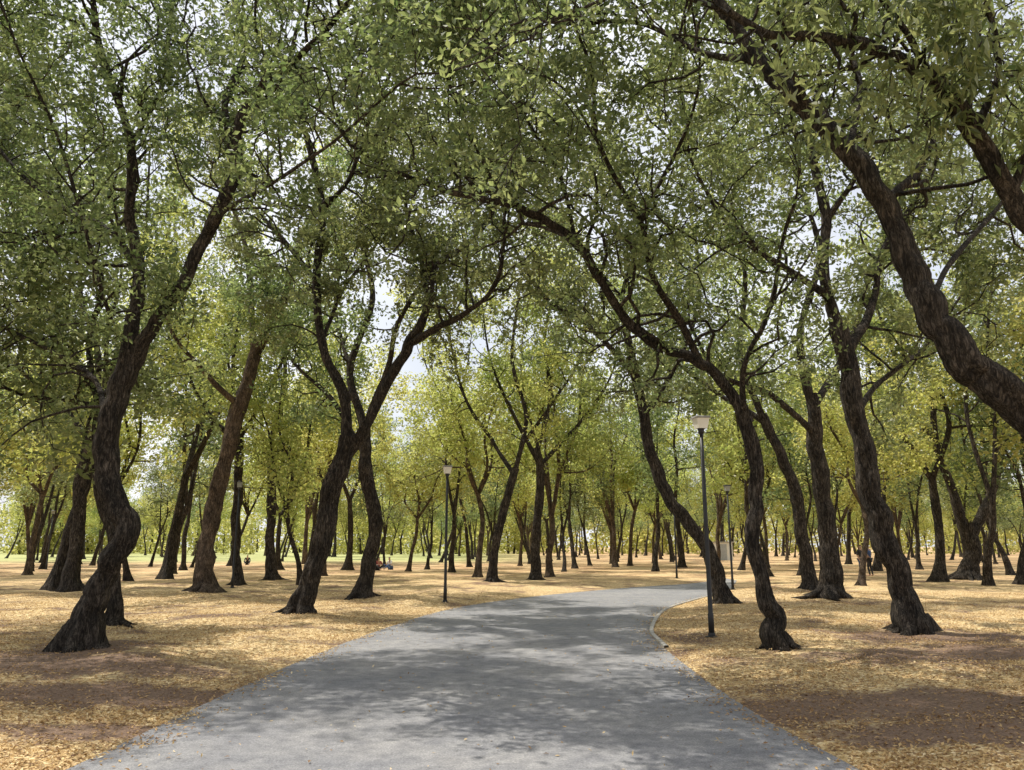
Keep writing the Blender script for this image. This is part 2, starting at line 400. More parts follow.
# ------------------------------------------------------------------ hero trees
def traced(base, limbs, wk=0.74):
    b = G(*base); Y0 = b[1]; gzz = gz(b[0], b[1]); res = []
    for L in limbs:
        pts = []
        for q in L:
            px, py, dd, w = q
            w3 = W(px, py, Y0+dd); r = w*wk/2/FOC*(Y0+dd)
            pts.append([w3[0]-b[0], w3[1]-b[1], w3[2], r])
        res.append(np.array(pts))
    res[0][0][:3] = (0, 0, -0.12)
    return np.array([b[0], b[1], gzz]), res

heroes = []
heroes.append(dict(base=(80, 656), label='gnarled dark-barked tree with forked twisting limbs beside the path', zmin=3.9, seed=1, lpc=24, flare=1.0, limbs=[
 [(80, 656, 0, 34), (86, 628, 0, 34), (99, 592, 0, 31), (121, 552, 0, 30), (121, 518, 0, 29), (107, 482, 0, 29), (108, 435, 0, 29), (121, 390, 0, 29), (130, 355, 0, 27)],
 [(126, 375, 0, 24), (133, 320, .1, 19), (140, 280, .2, 18), (128, 220, .3, 15), (131, 150, .4, 13), (105, 70, .3, 11), (92, 10, 0, 9), (85, -60, -.5, 7)],
 [(126, 378, 0, 25), (150, 335, -.1, 21), (175, 300, -.2, 20), (205, 240, -.3, 18), (236, 180, -.4, 17), (240, 125, -.6, 14), (265, 90, -.8, 12), (310, 50, -1.2, 10), (352, 2, -1.6, 8), (380, -50, -2, 6)],
 [(236, 180, -.4, 13), (226, 110, 0, 10), (244, 50, .5, 8), (232, -10, 1, 7), (240, -80, 1.5, 5)],
 [(140, 285, .2, 11), (110, 235, 1, 9), (62, 212, 1.6, 7), (22, 180, 2, 6), (-20, 130, 2.4, 4)],
 [(205, 240, -.3, 9), (225, 215, -1, 8), (262, 195, -2, 6), (330, 150, -3, 5), (400, 90, -4, 4)],
 [(131, 150, .4, 9), (165, 80, 1.2, 7), (170, 20, 2, 6), (190, -50, 2.5, 5)],
 [(108, 430, 0, 9), (90, 380, .8, 7), (40, 350, 1.8, 6), (-20, 320, 2.5, 4)],
 [(112, 330, .2, 7), (100, 290, -.5, 6), (60, 150, -1, 5), (20, 60, -1.6, 4), (-10, -20, -2, 3)],
 [(310, 50, -1.2, 6), (370, 20, -1.4, 5), (430, 10, -1.6, 4), (480, -20, -2, 3)],
 [(62, 212, 1.6, 5), (30, 240, 2, 4), (-10, 250, 2.4, 3)],
]))
heroes.append(dict(base=(300, 618), label='Y-forked tree with reddish sunlit trunk in dry leaves', zmin=5.3, seed=2, lsize=.125, limbs=[
 [(300, 618, 0, 26), (310, 585, 0, 25), (322, 545, 0, 24), (334, 490, 0, 24), (350, 442, 0, 24)],
 [(347, 456, 0, 19), (343, 400, .2, 15), (322, 345, .5, 13), (316, 280, .7, 12), (322, 210, .8, 11), (308, 150, .5, 9), (290, 80, 0, 7), (300, 20, -.5, 5)],
 [(347, 458, 0, 19), (372, 420, -.2, 16), (392, 380, -.4, 15), (412, 345, -.6, 14), (428, 310, -.6, 11), (438, 270, -.4, 9), (480, 235, 0, 7), (520, 170, 0, 5)],
 [(412, 347, -.6, 11), (440, 330, -1.2, 10), (470, 315, -1.8, 8), (496, 288, -2.4, 7), (505, 240, -3, 5)],
 [(316, 285, .7, 8), (280, 240, 1.2, 7), (245, 200, 2, 5), (225, 150, 2.5, 4)],
 [(322, 215, .8, 8), (350, 180, 0, 7), (370, 120, -1, 6), (400, 60, -2, 5)],
 [(428, 312, -.6, 8), (420, 260, .8, 7), (405, 200, 1.5, 6), (420, 130, 2.0, 4), (450, 60, 2, 3)],
 [(405, 200, 1.5, 5), (450, 160, 1.5, 4), (480, 90, 1, 3)],
 [(322, 345, .5, 6), (345, 290, 1.5, 5), (380, 240, 2, 4), (385, 190, 2, 3)],
]))
heroes.append(dict(base=(780, 653), label='slender leaning tree arching a long limb over the path', zmin=3.9, seed=3, lpc=23, twigs=5, limbs=[
 [(780, 653, 0, 24), (772, 622, 0, 22), (761, 585, 0, 20), (752, 545, 0, 19), (758, 500, 0, 18), (755, 460, 0, 18), (742, 410, 0, 17)],
 [(748, 428, 0, 18), (722, 385, 0, 16), (700, 366, -.2, 15), (660, 352, -.4, 15), (632, 330, -.6, 14), (605, 292, -.8, 13), (575, 245, -1, 13), (540, 222, -1.2, 12), (505, 208, -1.3, 10), (450, 196, -1.5, 9), (400, 178, -1.8, 7), (350, 150, -2, 5)],
 [(744, 420, 0, 10), (745, 370, -.5, 8), (770, 315, -1, 7), (782, 250, -1.5, 6), (800, 180, -2, 5), (790, 100, -2.5, 5), (800, 20, -3, 4)],
 [(700, 366, -.2, 11), (682, 330, -.4, 10), (655, 285, -1, 9), (640, 225, -1.5, 8), (600, 150, -2.2, 7), (590, 70, -3, 5), (560, 0, -3.8, 4)],
 [(640, 225, -1.5, 7), (680, 150, -2, 6), (700, 80, -2.8, 5), (690, 0, -3.5, 4)],
 [(575, 247, -1, 8), (560, 180, -.8, 6), (520, 110, -.9, 5), (500, 30, -1.8, 4)],
 [(505, 210, -1.3, 6), (470, 140, -1.4, 5), (440, 60, -2, 4), (430, -20, -3, 3)],
 [(600, 150, -2.2, 5), (560, 90, -2.5, 4), (500, 60, -3, 3), (450, 0, -3.5, 3)],
]))
heroes.append(dict(base=(915, 636), label='tall thick-trunked tree standing in dry leaf litter', zmin=4.8, seed=4, lsize=.12, limbs=[
 [(915, 636, 0, 34), (905, 605, 0, 32), (888, 555, 0, 30), (873, 500, 0, 28), (862, 445, 0, 26), (851, 395, 0, 25), (838, 330, 0, 22)],
 [(840, 345, 0, 20), (826, 280, .2, 16), (826, 220, .4, 14), (812, 150, .6, 12), (820, 80, .8, 9), (800, 10, .6, 7)],
 [(845, 362, 0, 14), (872, 310, .6, 11), (885, 250, 1.2, 9), (930, 180, 1.8, 8), (950, 110, 2.2, 6)],
 [(830, 300, .1, 12), (790, 275, -.4, 10), (750, 245, -1, 8), (715, 210, -1.5, 6), (690, 160, -2, 5)],
 [(826, 225, .4, 9), (860, 170, .5, 8), (880, 110, .5, 6), (900, 30, 0, 5)],
 [(855, 420, 0, 9), (880, 385, 1, 8), (925, 350, 2, 6), (960, 300, 2.5, 4)],
 [(812, 150, .6, 7), (770, 110, 1, 6), (740, 60, 1, 4)],
 [(885, 250, 1.2, 6), (930, 250, 2, 5), (985, 220, 3, 4), (1020, 170, 3, 3)],
]))
heroes.append(dict(base=(1120, 725), label='massive leaning tree reaching heavy dark limbs over the lawn', zmin=5.6, seed=5, lsize=0.085, rmax=.07, lpc=17, spacing=.45, twigs=5, gnarl=.8, limbk=.95, limbs=[
 [(1120, 725, 0, 64), (1110, 620, 0, 58), (1085, 520, 0, 56), (1040, 440, 0, 48), (1000, 398, 0, 46), (962, 360, 0, 43), (930, 315, .1, 38), (908, 265, .2, 33), (885, 215, .3, 30), (850, 160, .4, 27), (808, 118, .5, 25), (760, 70, .6, 22), (728, 25, .7, 20), (700, -10, .8, 18), (650, -60, .6, 15), (600, -120, .5, 10)],
 [(808, 118, .5, 11), (780, 60, 0, 9), (720, 20, -.4, 8), (640, 0, -.6, 6), (580, 20, -.8, 5)],
 [(885, 215, .3, 14), (925, 170, 1, 11), (940, 120, 1.6, 9), (980, 60, 2, 7)],
 [(760, 70, .6, 13), (700, 60, 1.2, 9), (640, 30, 2, 7), (560, 30, 2.6, 6), (500, 10, 3, 4)],
 [(850, 160, .4, 12), (860, 90, 1.2, 9), (840, 20, 1.8, 7), (850, -50, 2, 5)],
 [(640, 30, 2, 6), (600, -20, 2.5, 5), (540, -40, 2.5, 4)],
 [(930, 315, .1, 10), (960, 260, 1.5, 8), (1010, 200, 2.5, 6), (1040, 120, 3, 5)],
]))
heroes.append(dict(base=(1290, 715), label='dark tree with a sweeping limb of drooping leaves', zmin=5.9, seed=6, lsize=0.155, droop=0.4, aspect=0.32, rmax=.085, lpc=14, spacing=.4, twigs=4, seclen=(.6, 1.2), extend=.9, gnarl=.8, limbk=1, limbs=[
 [(1290, 715, 0, 56), (1270, 600, 0, 52), (1210, 480, 0, 48), (1130, 360, -.3, 38), (1060, 270, -.6, 31), (1010, 205, -.8, 28), (975, 140, -.9, 25), (930, 85, -1, 21), (880, 58, -1.1, 18), (830, 45, -1.2, 15), (770, 42, -1.4, 11), (730, 20, -1.6, 8)],
 [(975, 140, -.9, 12), (1000, 80, -1.0, 10), (990, 20, -1.2, 8), (960, -40, -1.4, 6)],
 [(930, 85, -1, 12), (900, 30, -1.2, 9), (860, -20, -1.4, 7)],
 [(1010, 205, -.8, 14), (1050, 110, -1, 11), (1040, 30, -1.4, 8)],
 [(990, 20, -1.2, 6), (940, 0, -1.4, 5), (890, -10, -1.6, 4)],
]))
mid = dict(lsize=0.155, lpc=19, spacing=0.48, detail=8, twigs=6, sig=0.20, seclen=(1.2, 2.8), extend=2.6, limbk=1, gnarl=.7)
def M_(**k): d = dict(mid); d.update(k); return d
heroes += [
 M_(base=(362, 601), label='medium tree with curved trunk and leafy crown', zmin=4.8, seed=11, limbs=[
  [(362, 601, 0, 21), (370, 560, 0, 18), (375, 520, 0, 17), (366, 470, 0, 17), (364, 420, 0, 15)],
  [(364, 430, 0, 12), (350, 370, .5, 10), (372, 300, 1, 8), (360, 230, 1, 6), (370, 170, 1, 4)],
  [(365, 435, 0, 11), (385, 380, -.5, 9), (400, 320, -1, 7), (440, 260, -1.5, 5), (470, 200, -1.5, 4)],
  [(366, 460, 0, 8), (330, 400, 1.5, 6), (290, 360, 2.5, 4), (270, 300, 2.5, 3)],
  [(350, 370, .5, 6), (335, 310, 1.5, 5), (345, 250, 2, 4)]]),
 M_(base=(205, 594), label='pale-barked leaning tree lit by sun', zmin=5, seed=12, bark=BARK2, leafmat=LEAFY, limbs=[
  [(205, 594, 0, 26), (206, 560, 0, 23), (212, 515, 0, 22), (226, 460, 0, 21), (240, 405, 0, 19), (258, 345, 0, 16)],
  [(255, 358, 0, 13), (285, 300, 0, 11), (300, 240, 0, 8), (330, 180, 0, 6)],
  [(254, 362, 0, 10), (250, 290, 1, 8), (240, 230, 1.5, 6), (210, 160, 2, 4)],
  [(240, 408, 0, 8), (205, 375, -1, 7), (170, 330, -2, 5), (160, 270, -2.5, 4)],
  [(285, 300, 0, 7), (330, 280, 1, 5), (360, 240, 1, 4)]]),
 M_(base=(112, 631), label='thin tree growing close behind a thicker trunk', zmin=4.2, seed=13, limbs=[
  [(112, 631, 0, 20), (114, 600, 0, 15), (112, 550, 0, 13), (98, 500, 0, 12), (95, 450, 0, 12), (100, 400, 0, 11)],
  [(99, 410, 0, 10), (88, 350, .5, 8), (100, 280, 1, 7), (60, 200, 1, 5), (50, 120, 1, 4)],
  [(99, 412, 0, 9), (60, 405, -.5, 7), (20, 400, -1, 5), (-20, 380, -1.5, 4)],
  [(88, 350, .5, 6), (40, 300, 1, 5), (10, 240, 1.5, 4), (0, 160, 1.5, 3)]]),
 M_(base=(71, 593), label='upright tree with dark forked crown', zmin=4.8, seed=14, limbs=[
  [(71, 593, 0, 20), (76, 540, 0, 17), (82, 480, 0, 15), (92, 430, 0, 13)],
  [(92, 438, 0, 10), (98, 360, 0, 8), (80, 290, 1, 6), (90, 210, 1, 4)],
  [(90, 442, 0, 9), (55, 400, 1, 7), (20, 370, 1, 5), (-20, 300, 1, 4)],
  [(55, 400, 1, 6), (50, 330, 1, 5), (25, 260, 1, 4), (10, 200, 1, 3)]]),
 M_(base=(726, 606), label='tree leaning sharply towards the path', zmin=4.6, seed=15, limbs=[
  [(726, 606, 0, 19), (716, 575, 0, 18), (700, 540, 0, 17), (672, 505, 0, 16), (655, 470, 0, 15), (643, 420, 0, 14), (630, 350, 0, 12)],
  [(632, 362, 0, 11), (622, 300, .5, 8), (640, 230, 1, 7), (600, 170, 1, 5), (590, 100, 1, 4)],
  [(636, 380, 0, 8), (590, 330, -1, 7), (545, 300, -2, 6), (510, 240, -3, 4), (500, 180, -3, 3)],
  [(643, 420, 0, 7), (680, 360, 1, 6), (700, 290, 2, 5), (690, 210, 2, 4)],
  [(622, 300, .5, 6), (570, 240, 1, 5), (540, 170, 1, 4)]]),
 M_(base=(830, 603), label='dark upright tree with high leafy crown', zmin=5, seed=16, limbs=[
  [(830, 603, 0, 27), (830, 560, 0, 23), (824, 500, 0, 22), (816, 450, 0, 20), (812, 400, 0, 17)],
  [(812, 412, 0, 13), (800, 340, 0, 10), (820, 260, 1, 8), (800, 190, 1, 5)],
  [(813, 415, 0, 12), (850, 350, 1, 9), (870, 280, 1.5, 7), (900, 210, 2, 5), (930, 150, 2, 4)],
  [(816, 440, 0, 10), (770, 400, -1, 8), (720, 380, -2, 6), (690, 330, -2, 4)]]),
 M_(base=(812, 596), label='slanting slim tree beneath denser crowns', zmin=5, seed=17, limbs=[
  [(812, 596, 0, 19), (806, 560, 0, 16), (796, 500, 0, 16), (778, 455, 0, 14), (762, 420, 0, 12)],
  [(764, 426, 0, 10), (740, 360, 0, 8), (745, 280, 0, 6), (720, 200, 0, 4)],
  [(764, 427, 0, 8), (720, 400, 1, 6), (680, 370, 2, 5)]]),
 M_(base=(968, 582), label='broad dark tree with low V-shaped fork', zmin=5, seed=18, limbs=[
  [(968, 582, 0, 24), (972, 555, 0, 21), (967, 525, 0, 20)],
  [(969, 545, 0, 14), (955, 500, 0, 12), (935, 440, 0, 9), (930, 380, 0, 7), (900, 320, 0, 5)],
  [(969, 545, 0, 14), (990, 500, 0, 12), (1003, 450, 0, 9), (1010, 380, 0, 7), (1040, 300, 0, 5)],
  [(936, 442, 0, 7), (900, 400, 1, 6), (870, 350, 1, 4)],
  [(1004, 452, 0, 7), (980, 400, -1, 6), (985, 320, -1, 4)]]),
 M_(base=(492, 584), label='slender forked tree on the far side of the path', zmin=5, seed=19, leafmat=LEAFY, limbs=[
  [(492, 584, 0, 12), (494, 555, 0, 11), (504, 510, 0, 11), (516, 470, 0, 10)],
  [(515, 476, 0, 7), (526, 420, 0, 6), (512, 360, 0, 5), (520, 290, 0, 3)],
  [(514, 478, 0, 6), (490, 440, 1, 5), (465, 400, 1, 4), (450, 340, 1, 3), (440, 280, 1, 2)],
  [(520, 450, 0, 5), (556, 400, -1, 4), (580, 360, -1, 3), (590, 300, -1, 2)]]),
 M_(base=(536, 582), label='straight dark tree under yellow-green leaves', zmin=5, seed=20, leafmat=LEAFY, limbs=[
  [(536, 582, 0, 13), (536, 540, 0, 12), (540, 490, 0, 11), (536, 450, 0, 9)],
  [(536, 456, 0, 7), (550, 400, 0, 5), (545, 340, 0, 4), (560, 270, 0, 3)],
  [(538, 464, 0, 6), (510, 410, 0, 5), (490, 360, 0, 3), (480, 290, 0, 2)],
  [(538, 470, 0, 6), (575, 430, 1, 5), (610, 380, 1, 3), (625, 320, 1, 2)]]),
 M_(base=(237, 587), label='straight dark trunk with feathery crown', zmin=4.5, seed=21, limbs=[
  [(237, 587, 0, 13), (236, 540, 0, 12), (238, 480, 0, 12), (240, 430, 0, 10)],
  [(240, 436, 0, 8), (232, 370, 0, 6), (240, 310, 0, 4)],
  [(239, 440, 0, 7), (270, 390, 0, 5), (290, 340, 0, 3)],
  [(239, 448, 0, 7), (205, 410, 0, 5), (180, 360, 0, 3)]]),
 M_(base=(272, 582), label='dark trunk spreading into a rounded crown', zmin=4.5, seed=22, leafmat=LEAFY, limbs=[
  [(272, 582, 0, 13), (270, 540, 0, 12), (272, 490, 0, 12), (270, 440, 0, 9)],
  [(270, 446, 0, 8), (285, 380, 0, 6), (280, 320, 0, 4)],
  [(271, 450, 0, 7), (240, 410, 0, 5), (225, 350, 0, 3)],
  [(271, 458, 0, 7), (310, 420, 0, 5), (330, 370, 0, 3)]]),
]
hero_xy = []
for h in heroes:
    h = dict(h); base = h.pop('base'); limbs = h.pop('limbs'); seed = h.pop('seed'); label = h.pop('label')
    loc, L = traced(base, limbs)
    tr, cr = build_tree('tree', L, RS(seed), **h)
    place_tree('tree', tr, cr, loc, label=label); hero_xy.append(loc[:2])

# ------------------------------------------------------------------ background trees
def generic(rng, H, spread, fork):
    lean = rng.normal(0, 0.12, 2); r = rng.uniform(0.13, 0.22)
    tr = [[0, 0, -0.1, r*1.1]]; p = np.zeros(3)
    for k in range(1, 4):
        z = fork*k/3; p = np.array([lean[0]*z+rng.normal(0, .06), lean[1]*z+rng.normal(0, .06), z]); tr.append([*p, r*(1-0.09*k)])
    limbs = [np.array(tr)]; nl = rng.integers(2, 5); a0 = rng.uniform(0, 6.28)
    p = p-np.array([0, 0, .12])
    for q in range(nl):
        a = a0+q*2*math.pi/nl+rng.normal(0, .35); hr = rng.uniform(0.35, 1.0)*spread; top = H*rng.uniform(0.75, 1.0)
        P = [[*p, r*0.62]]
        for t in (0.25, 0.5, 0.75, 1.0):
            rr = hr*t**1.1; P.append([p[0]+rr*math.cos(a)+rng.normal(0, .25), p[1]+rr*math.sin(a)+rng.normal(0, .25), p[2]+(top-p[2])*t**1.0, r*0.62*(1-0.78*t)])
        limbs.append(np.array(P))
        for s in (1, 2, 3):
            b = np.array(P[s]); dr = nrm(np.array([math.cos(a+rng.normal(0, 1.2)), math.sin(a+rng.normal(0, 1.2)), rng.uniform(0.0, .6)]))
            limbs.append(wander(b[:3], dr, rng.uniform(1.8, 3.2), 4, b[3]*0.6, 0.02, rng, up=.05, jit=.2))
    return limbs
variants = []
YEL = (1, 2, 4, 6, 7)
for v in range(8):
    r_ = RS(100+v); H = r_.uniform(11.5, 16)
    L = generic(r_, H, r_.uniform(3.2, 4.8), r_.uniform(2.8, 5.0))
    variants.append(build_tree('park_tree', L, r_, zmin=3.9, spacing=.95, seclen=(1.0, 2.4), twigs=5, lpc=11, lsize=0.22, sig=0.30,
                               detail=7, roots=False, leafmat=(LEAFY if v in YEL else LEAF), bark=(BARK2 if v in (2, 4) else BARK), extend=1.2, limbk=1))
r_ = RS(141)
variants.append(build_tree('park_tree', generic(r_, 13.5, 4.4, 3.6), r_, zmin=4.6, spacing=.6, seclen=(1.2, 2.6), twigs=6, lpc=20, lsize=0.11, sig=0.2, detail=8, roots=True, extend=1.5, limbk=1))
labels = ['slender park tree with forked limbs and airy green crown', 'park tree with yellow-green crown on dry leaf ground']
pts = []
explicit = [(165, 581), (478, 579), (452, 574), (550, 579), (408, 573), (427, 571), (590, 567), (612, 565), (630, 567), (655, 573), (682, 569),
            (862, 588), (800, 577), (940, 584), (988, 588), (1012, 577), (30, 567), (6, 559), (128, 583), (575, 570), (350, 560), (323, 578), (385, 568), (520, 567), (770, 578), (920, 571)]
for e in explicit:
    w = G(*e); pts.append((w[0], w[1]))
rng = RS(77)
tries = 0
while len(pts) < 215 and tries < 40000:
    tries += 1
    y = 42+(150-42)*rng.uniform()**0.9; x = rng.uniform(-1, 1)*(0.72*y+6)
    if x < -0.10*y and y > 75 and rng.uniform() < 0.8: continue
    gap = 4.8 if y < 80 else 5.6
    if min((x-a)**2+(y-b)**2 for a, b in pts+[tuple(q) for q in hero_xy]) < gap*gap: continue
    if sdist(np.array([x]), np.array([y]))[0] < 2.0: continue
    pts.append((x, y))
for q in [(-12.5, 8.5), (-19, 19), (19, 15.5), (-23, 31), (27, 27), (-33, 40), (33, 38), (22, 34), (-17.5, 30), (-9, 33.5)]: pts.append(q)
for (x, y) in pts:
    v = int(rng.integers(0, 8)); s = rng.uniform(0.75, 1.2)
    if math.hypot(x, y) < 30: v = 8; s = 1.0
    place_tree('park_tree', *variants[v], (x, y, gz(x, y) if y < 60 else 0.08), rot=rng.uniform(0, 6.28), sc=s,
               label=labels[1] if v in YEL else labels[0], group='slender trees standing across the park', tilt=(rng.normal(0, .06), rng.normal(0, .06)))

rng = RS(9); acc = Acc(); CV = []
for k in range(200):
    y = rng.uniform(160, 240); x = rng.uniform(-1, 1)*(y*0.8); H = rng.uniform(12, 17)
    tube(acc, [[x, y, 0], [x+rng.normal(0, .3), y, 3], [x+rng.normal(0, .8), y, 8]], [.3, .22, .1], 5)
    cl = rng.normal(0, 1, (26, 3))*np.array([2.6, 2.6, 2.6])+np.array([x, y, H*0.5]); CV.append(cl)
    CV.append(rng.normal(0, 1, (5, 3))*np.array([3.5, 2, 0.9])+np.array([x, y, 1.8]))
C = np.concatenate(CV); idx = np.repeat(np.arange(len(C)), 24); P = C[idx]+rng.normal(0, 0.9, (len(idx), 3)); P[:, 2] = np.abs(P[:, 2])
V, Q, tint = leaves(P, idx, len(C), rng, 0.8, 0.6, 0)
nt_ = sum(len(f) for f in acc.F)
allV = np.concatenate(acc.V+[V]); allQ = np.concatenate(acc.F+[Q+acc.n]); me = mesh_np('far_wood', allV, allQ, BARK, False, np.r_[np.zeros(nt_), tint])
me.materials.append(LEAFY); me.polygons.foreach_set('material_index', np.r_[np.zeros(nt_, int), np.ones(len(Q), int)].astype(np.int32))
fw = bpy.data.objects.new('far_wood', me); fw['kind'] = 'stuff'; fw['label'] = 'distant green wood closing the park'; fw['category'] = 'wood'; coll.objects.link(fw)

# ------------------------------------------------------------------ lamps
def lathe(name, prof, k, mat, caps=True, smooth=False):
    th = np.arange(k)*2*math.pi/k+math.pi/k; V = []
    for r, z in prof: V += [(r*math.cos(t), r*math.sin(t), z) for t in th]
    Fc = []
    for i in range(len(prof)-1):
        for j in range(k): Fc.append((i*k+j, i*k+(j+1) % k, (i+1)*k+(j+1) % k, (i+1)*k+j))
    if caps: Fc.append(tuple(range(k))[::-1]); Fc.append(tuple((len(prof)-1)*k+j for j in range(k)))
    me = bpy.data.meshes.new(name); me.from_pydata(V, [], Fc); me.update(); me.materials.append(mat)
    if smooth:
        for p_ in me.polygons: p_.use_smooth = len(p_.vertices) == 4
    return me
black = simple('black_paint', (0.014, 0.014, 0.016), 0.5, 0.0)
ivory = simple('opal_diffuser', (0.85, 0.83, 0.75), 0.35, var=.05)
grey_diff = simple('grey_diffuser', (0.30, 0.31, 0.27), 0.5, var=.1)  # duller grey diffuser for the far lamp heads
cap = simple('lamp_cap_paint', (0.30, 0.29, 0.27), 0.5)
H = 4.16; s2 = math.sqrt(2)
m_pole = lathe('pole', [(.055, 0), (.055, .40), (.045, .43), (.042, 2.0), (.036, H-.34)], 14, black, smooth=True)
m_base = lathe('base_plate', [(.12, -.03), (.12, .015), (.07, .02), (.065, .07), (.056, .08)], 14, black)
m_neck = lathe('collar', [(.037, H-.36), (.06, H-.32), (.06, H-.27), (.08, H-.245)], 14, black)
m_shade = lathe('lamp_shade', [(.095*s2, H-.243), (.10*s2, H-.21), (.128*s2, H-.045)], 4, ivory)
m_cap = lathe('lamp_cap', [(.15*s2, H-.043), (.15*s2, H-.018), (.13*s2, H)], 4, cap)
m_shade2 = lathe('lamp_shade', [(.08*s2, H-.243), (.085*s2, H-.21), (.10*s2, H-.045)], 4, grey_diff)
m_cap2 = lathe('lamp_cap', [(.12*s2, H-.043), (.12*s2, H-.018), (.10*s2, H)], 4, black)
for q, (px, py) in enumerate([(712, 640), (445, 603.5), (733, 590), (232, 591), (46, 571), (677, 580)]):
    w = G(px, py); z = gz(w[0], w[1])
    e = bpy.data.objects.new('street_lamp', None); e.location = (w[0], w[1], z); e.rotation_euler = (0, 0, .2); coll.objects.link(e)
    e['label'] = 'slim black post-top lamp with pale tapered box shade' if q < 2 else 'slim black post-top lamp with dull grey box head'; e['category'] = 'street lamp'; e['group'] = 'lamps along the park path'
    for nm, me in (('pole', m_pole), ('base_plate', m_base), ('collar', m_neck), ('lamp_shade', m_shade if q < 2 else m_shade2), ('lamp_cap', m_cap if q < 2 else m_cap2)):
        o = bpy.data.objects.new(nm, me); o.parent = e; coll.objects.link(o)

# ------------------------------------------------------------------ people
skin_m = simple('skin', (0.45, 0.27, 0.18), 0.5, var=.05); hair_m = simple('hair', (0.02, 0.015, 0.012), 0.5)
def skin_obj(name, chains, mat, sub=1):
    V = []; E = []; R = []; roots = []
    for vs, es in chains:
        o = len(V); roots.append(o)
        for v in vs: V.append(v[:3]); R.append(v[3])
        for a, b in es: E.append((a+o, b+o))
    me = bpy.data.meshes.new(name); me.from_pydata(V, E, []); me.update()
    ob = bpy.data.objects.new(name, me); coll.objects.link(ob)
    md = ob.modifiers.new('skin', 'SKIN'); md.use_smooth_shade = True
    if not me.skin_vertices: 
        bpy.context.view_layer.objects.active = ob; bpy.ops.mesh.customdata_skin_add()
    for i, s in enumerate(me.skin_vertices[0].data):
        s.radius = (R[i], R[i]); s.use_root = i in roots
    sb = ob.modifiers.new('sub', 'SUBSURF'); sb.levels = sub; sb.render_levels = sub
    dg = bpy.context.evaluated_depsgraph_get(); m2 = bpy.data.meshes.new_from_object(ob.evaluated_get(dg))
    ob.modifiers.clear(); ob.data = m2; m2.materials.clear(); m2.materials.append(mat); return ob
def person(loc, rot, pose, shirt, trousers, label):
    if pose == 'stand':
        J = dict(pel=(0, 0, .95), ab=(0, 0, 1.12), ch=(0, .01, 1.32), nk=(0, 0, 1.47), hd0=(0, -.01, 1.56), hd1=(0, -.015, 1.66),
                 lsh=(.17, 0, 1.41), lel=(.23, .03, 1.14), lwr=(.24, -.06, .90), rsh=(-.17, 0, 1.41), rel=(-.24, .02, 1.14), rwr=(-.22, -.10, .92),
                 lhp=(.09, 0, .90), lkn=(.11, -.05, .50), lan=(.11, .02, .09), lto=(.12, -.15, .035), rhp=(-.09, 0, .90), rkn=(-.10, .0, .50), ran=(-.12, .08, .09), rto=(-.13, -.08, .035))
    else:
        J = dict(pel=(0, .05, .12), ab=(0, .02, .30), ch=(0, -.04, .50), nk=(0, -.06, .65), hd0=(0, -.09, .74), hd1=(0, -.10, .84),
                 lsh=(.17, -.04, .59), lel=(.25, -.12, .36), lwr=(.16, -.30, .36), rsh=(-.17, -.04, .59), rel=(-.26, -.10, .36), rwr=(-.14, -.30, .38),
                 lhp=(.10, .03, .12), lkn=(.24, -.36, .36), lan=(.16, -.62, .09), lto=(.17, -.76, .035), rhp=(-.10, .03, .12), rkn=(-.26, -.34, .34), ran=(-.14, -.62, .09), rto=(-.15, -.76, .035))
    rad = dict(pel=.11, ab=.105, ch=.12, nk=.05, hd0=.075, hd1=.085, lsh=.05, lel=.038, lwr=.026, rsh=.05, rel=.038, rwr=.026,
               lhp=.075, lkn=.052, lan=.036, lto=.03, rhp=.075, rkn=.052, ran=.036, rto=.03)
    def isl(names, edges, k=1.0):
        return ([(*J[n], rad[n]*k) for n in names], [(names.index(a), names.index(b)) for a, b in edges])
    names = list(J)
    ed = [('pel', 'ab'), ('ab', 'ch'), ('ch', 'nk'), ('nk', 'hd0'), ('hd0', 'hd1'), ('ch', 'lsh'), ('lsh', 'lel'), ('lel', 'lwr'), ('ch', 'rsh'), ('rsh', 'rel'), ('rel', 'rwr'),
          ('pel', 'lhp'), ('lhp', 'lkn'), ('lkn', 'lan'), ('lan', 'lto'), ('pel', 'rhp'), ('rhp', 'rkn'), ('rkn', 'ran'), ('ran', 'rto')]
    isl_all = [isl(names, ed, .92)]
    for s, el, wr in ((1, 'lel', 'lwr'), (-1, 'rel', 'rwr')):
        w = np.array(J[wr]); dr = nrm(w-np.array(J[el])); sd = nrm(np.cross(dr, [s, 0, 0.2]))
        isl_all.append(([(*w, .022), (*(w+dr*.05), .028), (*(w+dr*.09), .024)], [(0, 1), (1, 2)]))
        for f in range(4):
            b = w+dr*.08+sd*(f-1.5)*.018; L = (.065, .075, .07, .055)[f]
            isl_all.append(([(*b, .009), (*(b+dr*L*.5), .008), (*(b+nrm(dr+np.array([-s*.5, 0, 0]))*L), .007)], [(0, 1), (1, 2)]))
        b = w+dr*.03-sd*.02; isl_all.append(([(*b, .010), (*(b-sd*.025+dr*.03), .009), (*(b-sd*.03+dr*.055), .008)], [(0, 1), (1, 2)]))
    h = np.array(J['hd1']); isl_all.append(([(h[0], h[1]-.07, h[2]-.02, .014), (h[0], h[1]-.095, h[2]-.035, .012)], [(0, 1)]))
    body = skin_obj('person', isl_all, skin_m)
    sh = skin_obj('shirt', [isl(['pel', 'ab', 'ch', 'lsh', 'lel', 'rsh', 'rel'], [('pel', 'ab'), ('ab', 'ch'), ('ch', 'lsh'), ('lsh', 'lel'), ('ch', 'rsh'), ('rsh', 'rel')], 1.22)], shirt)
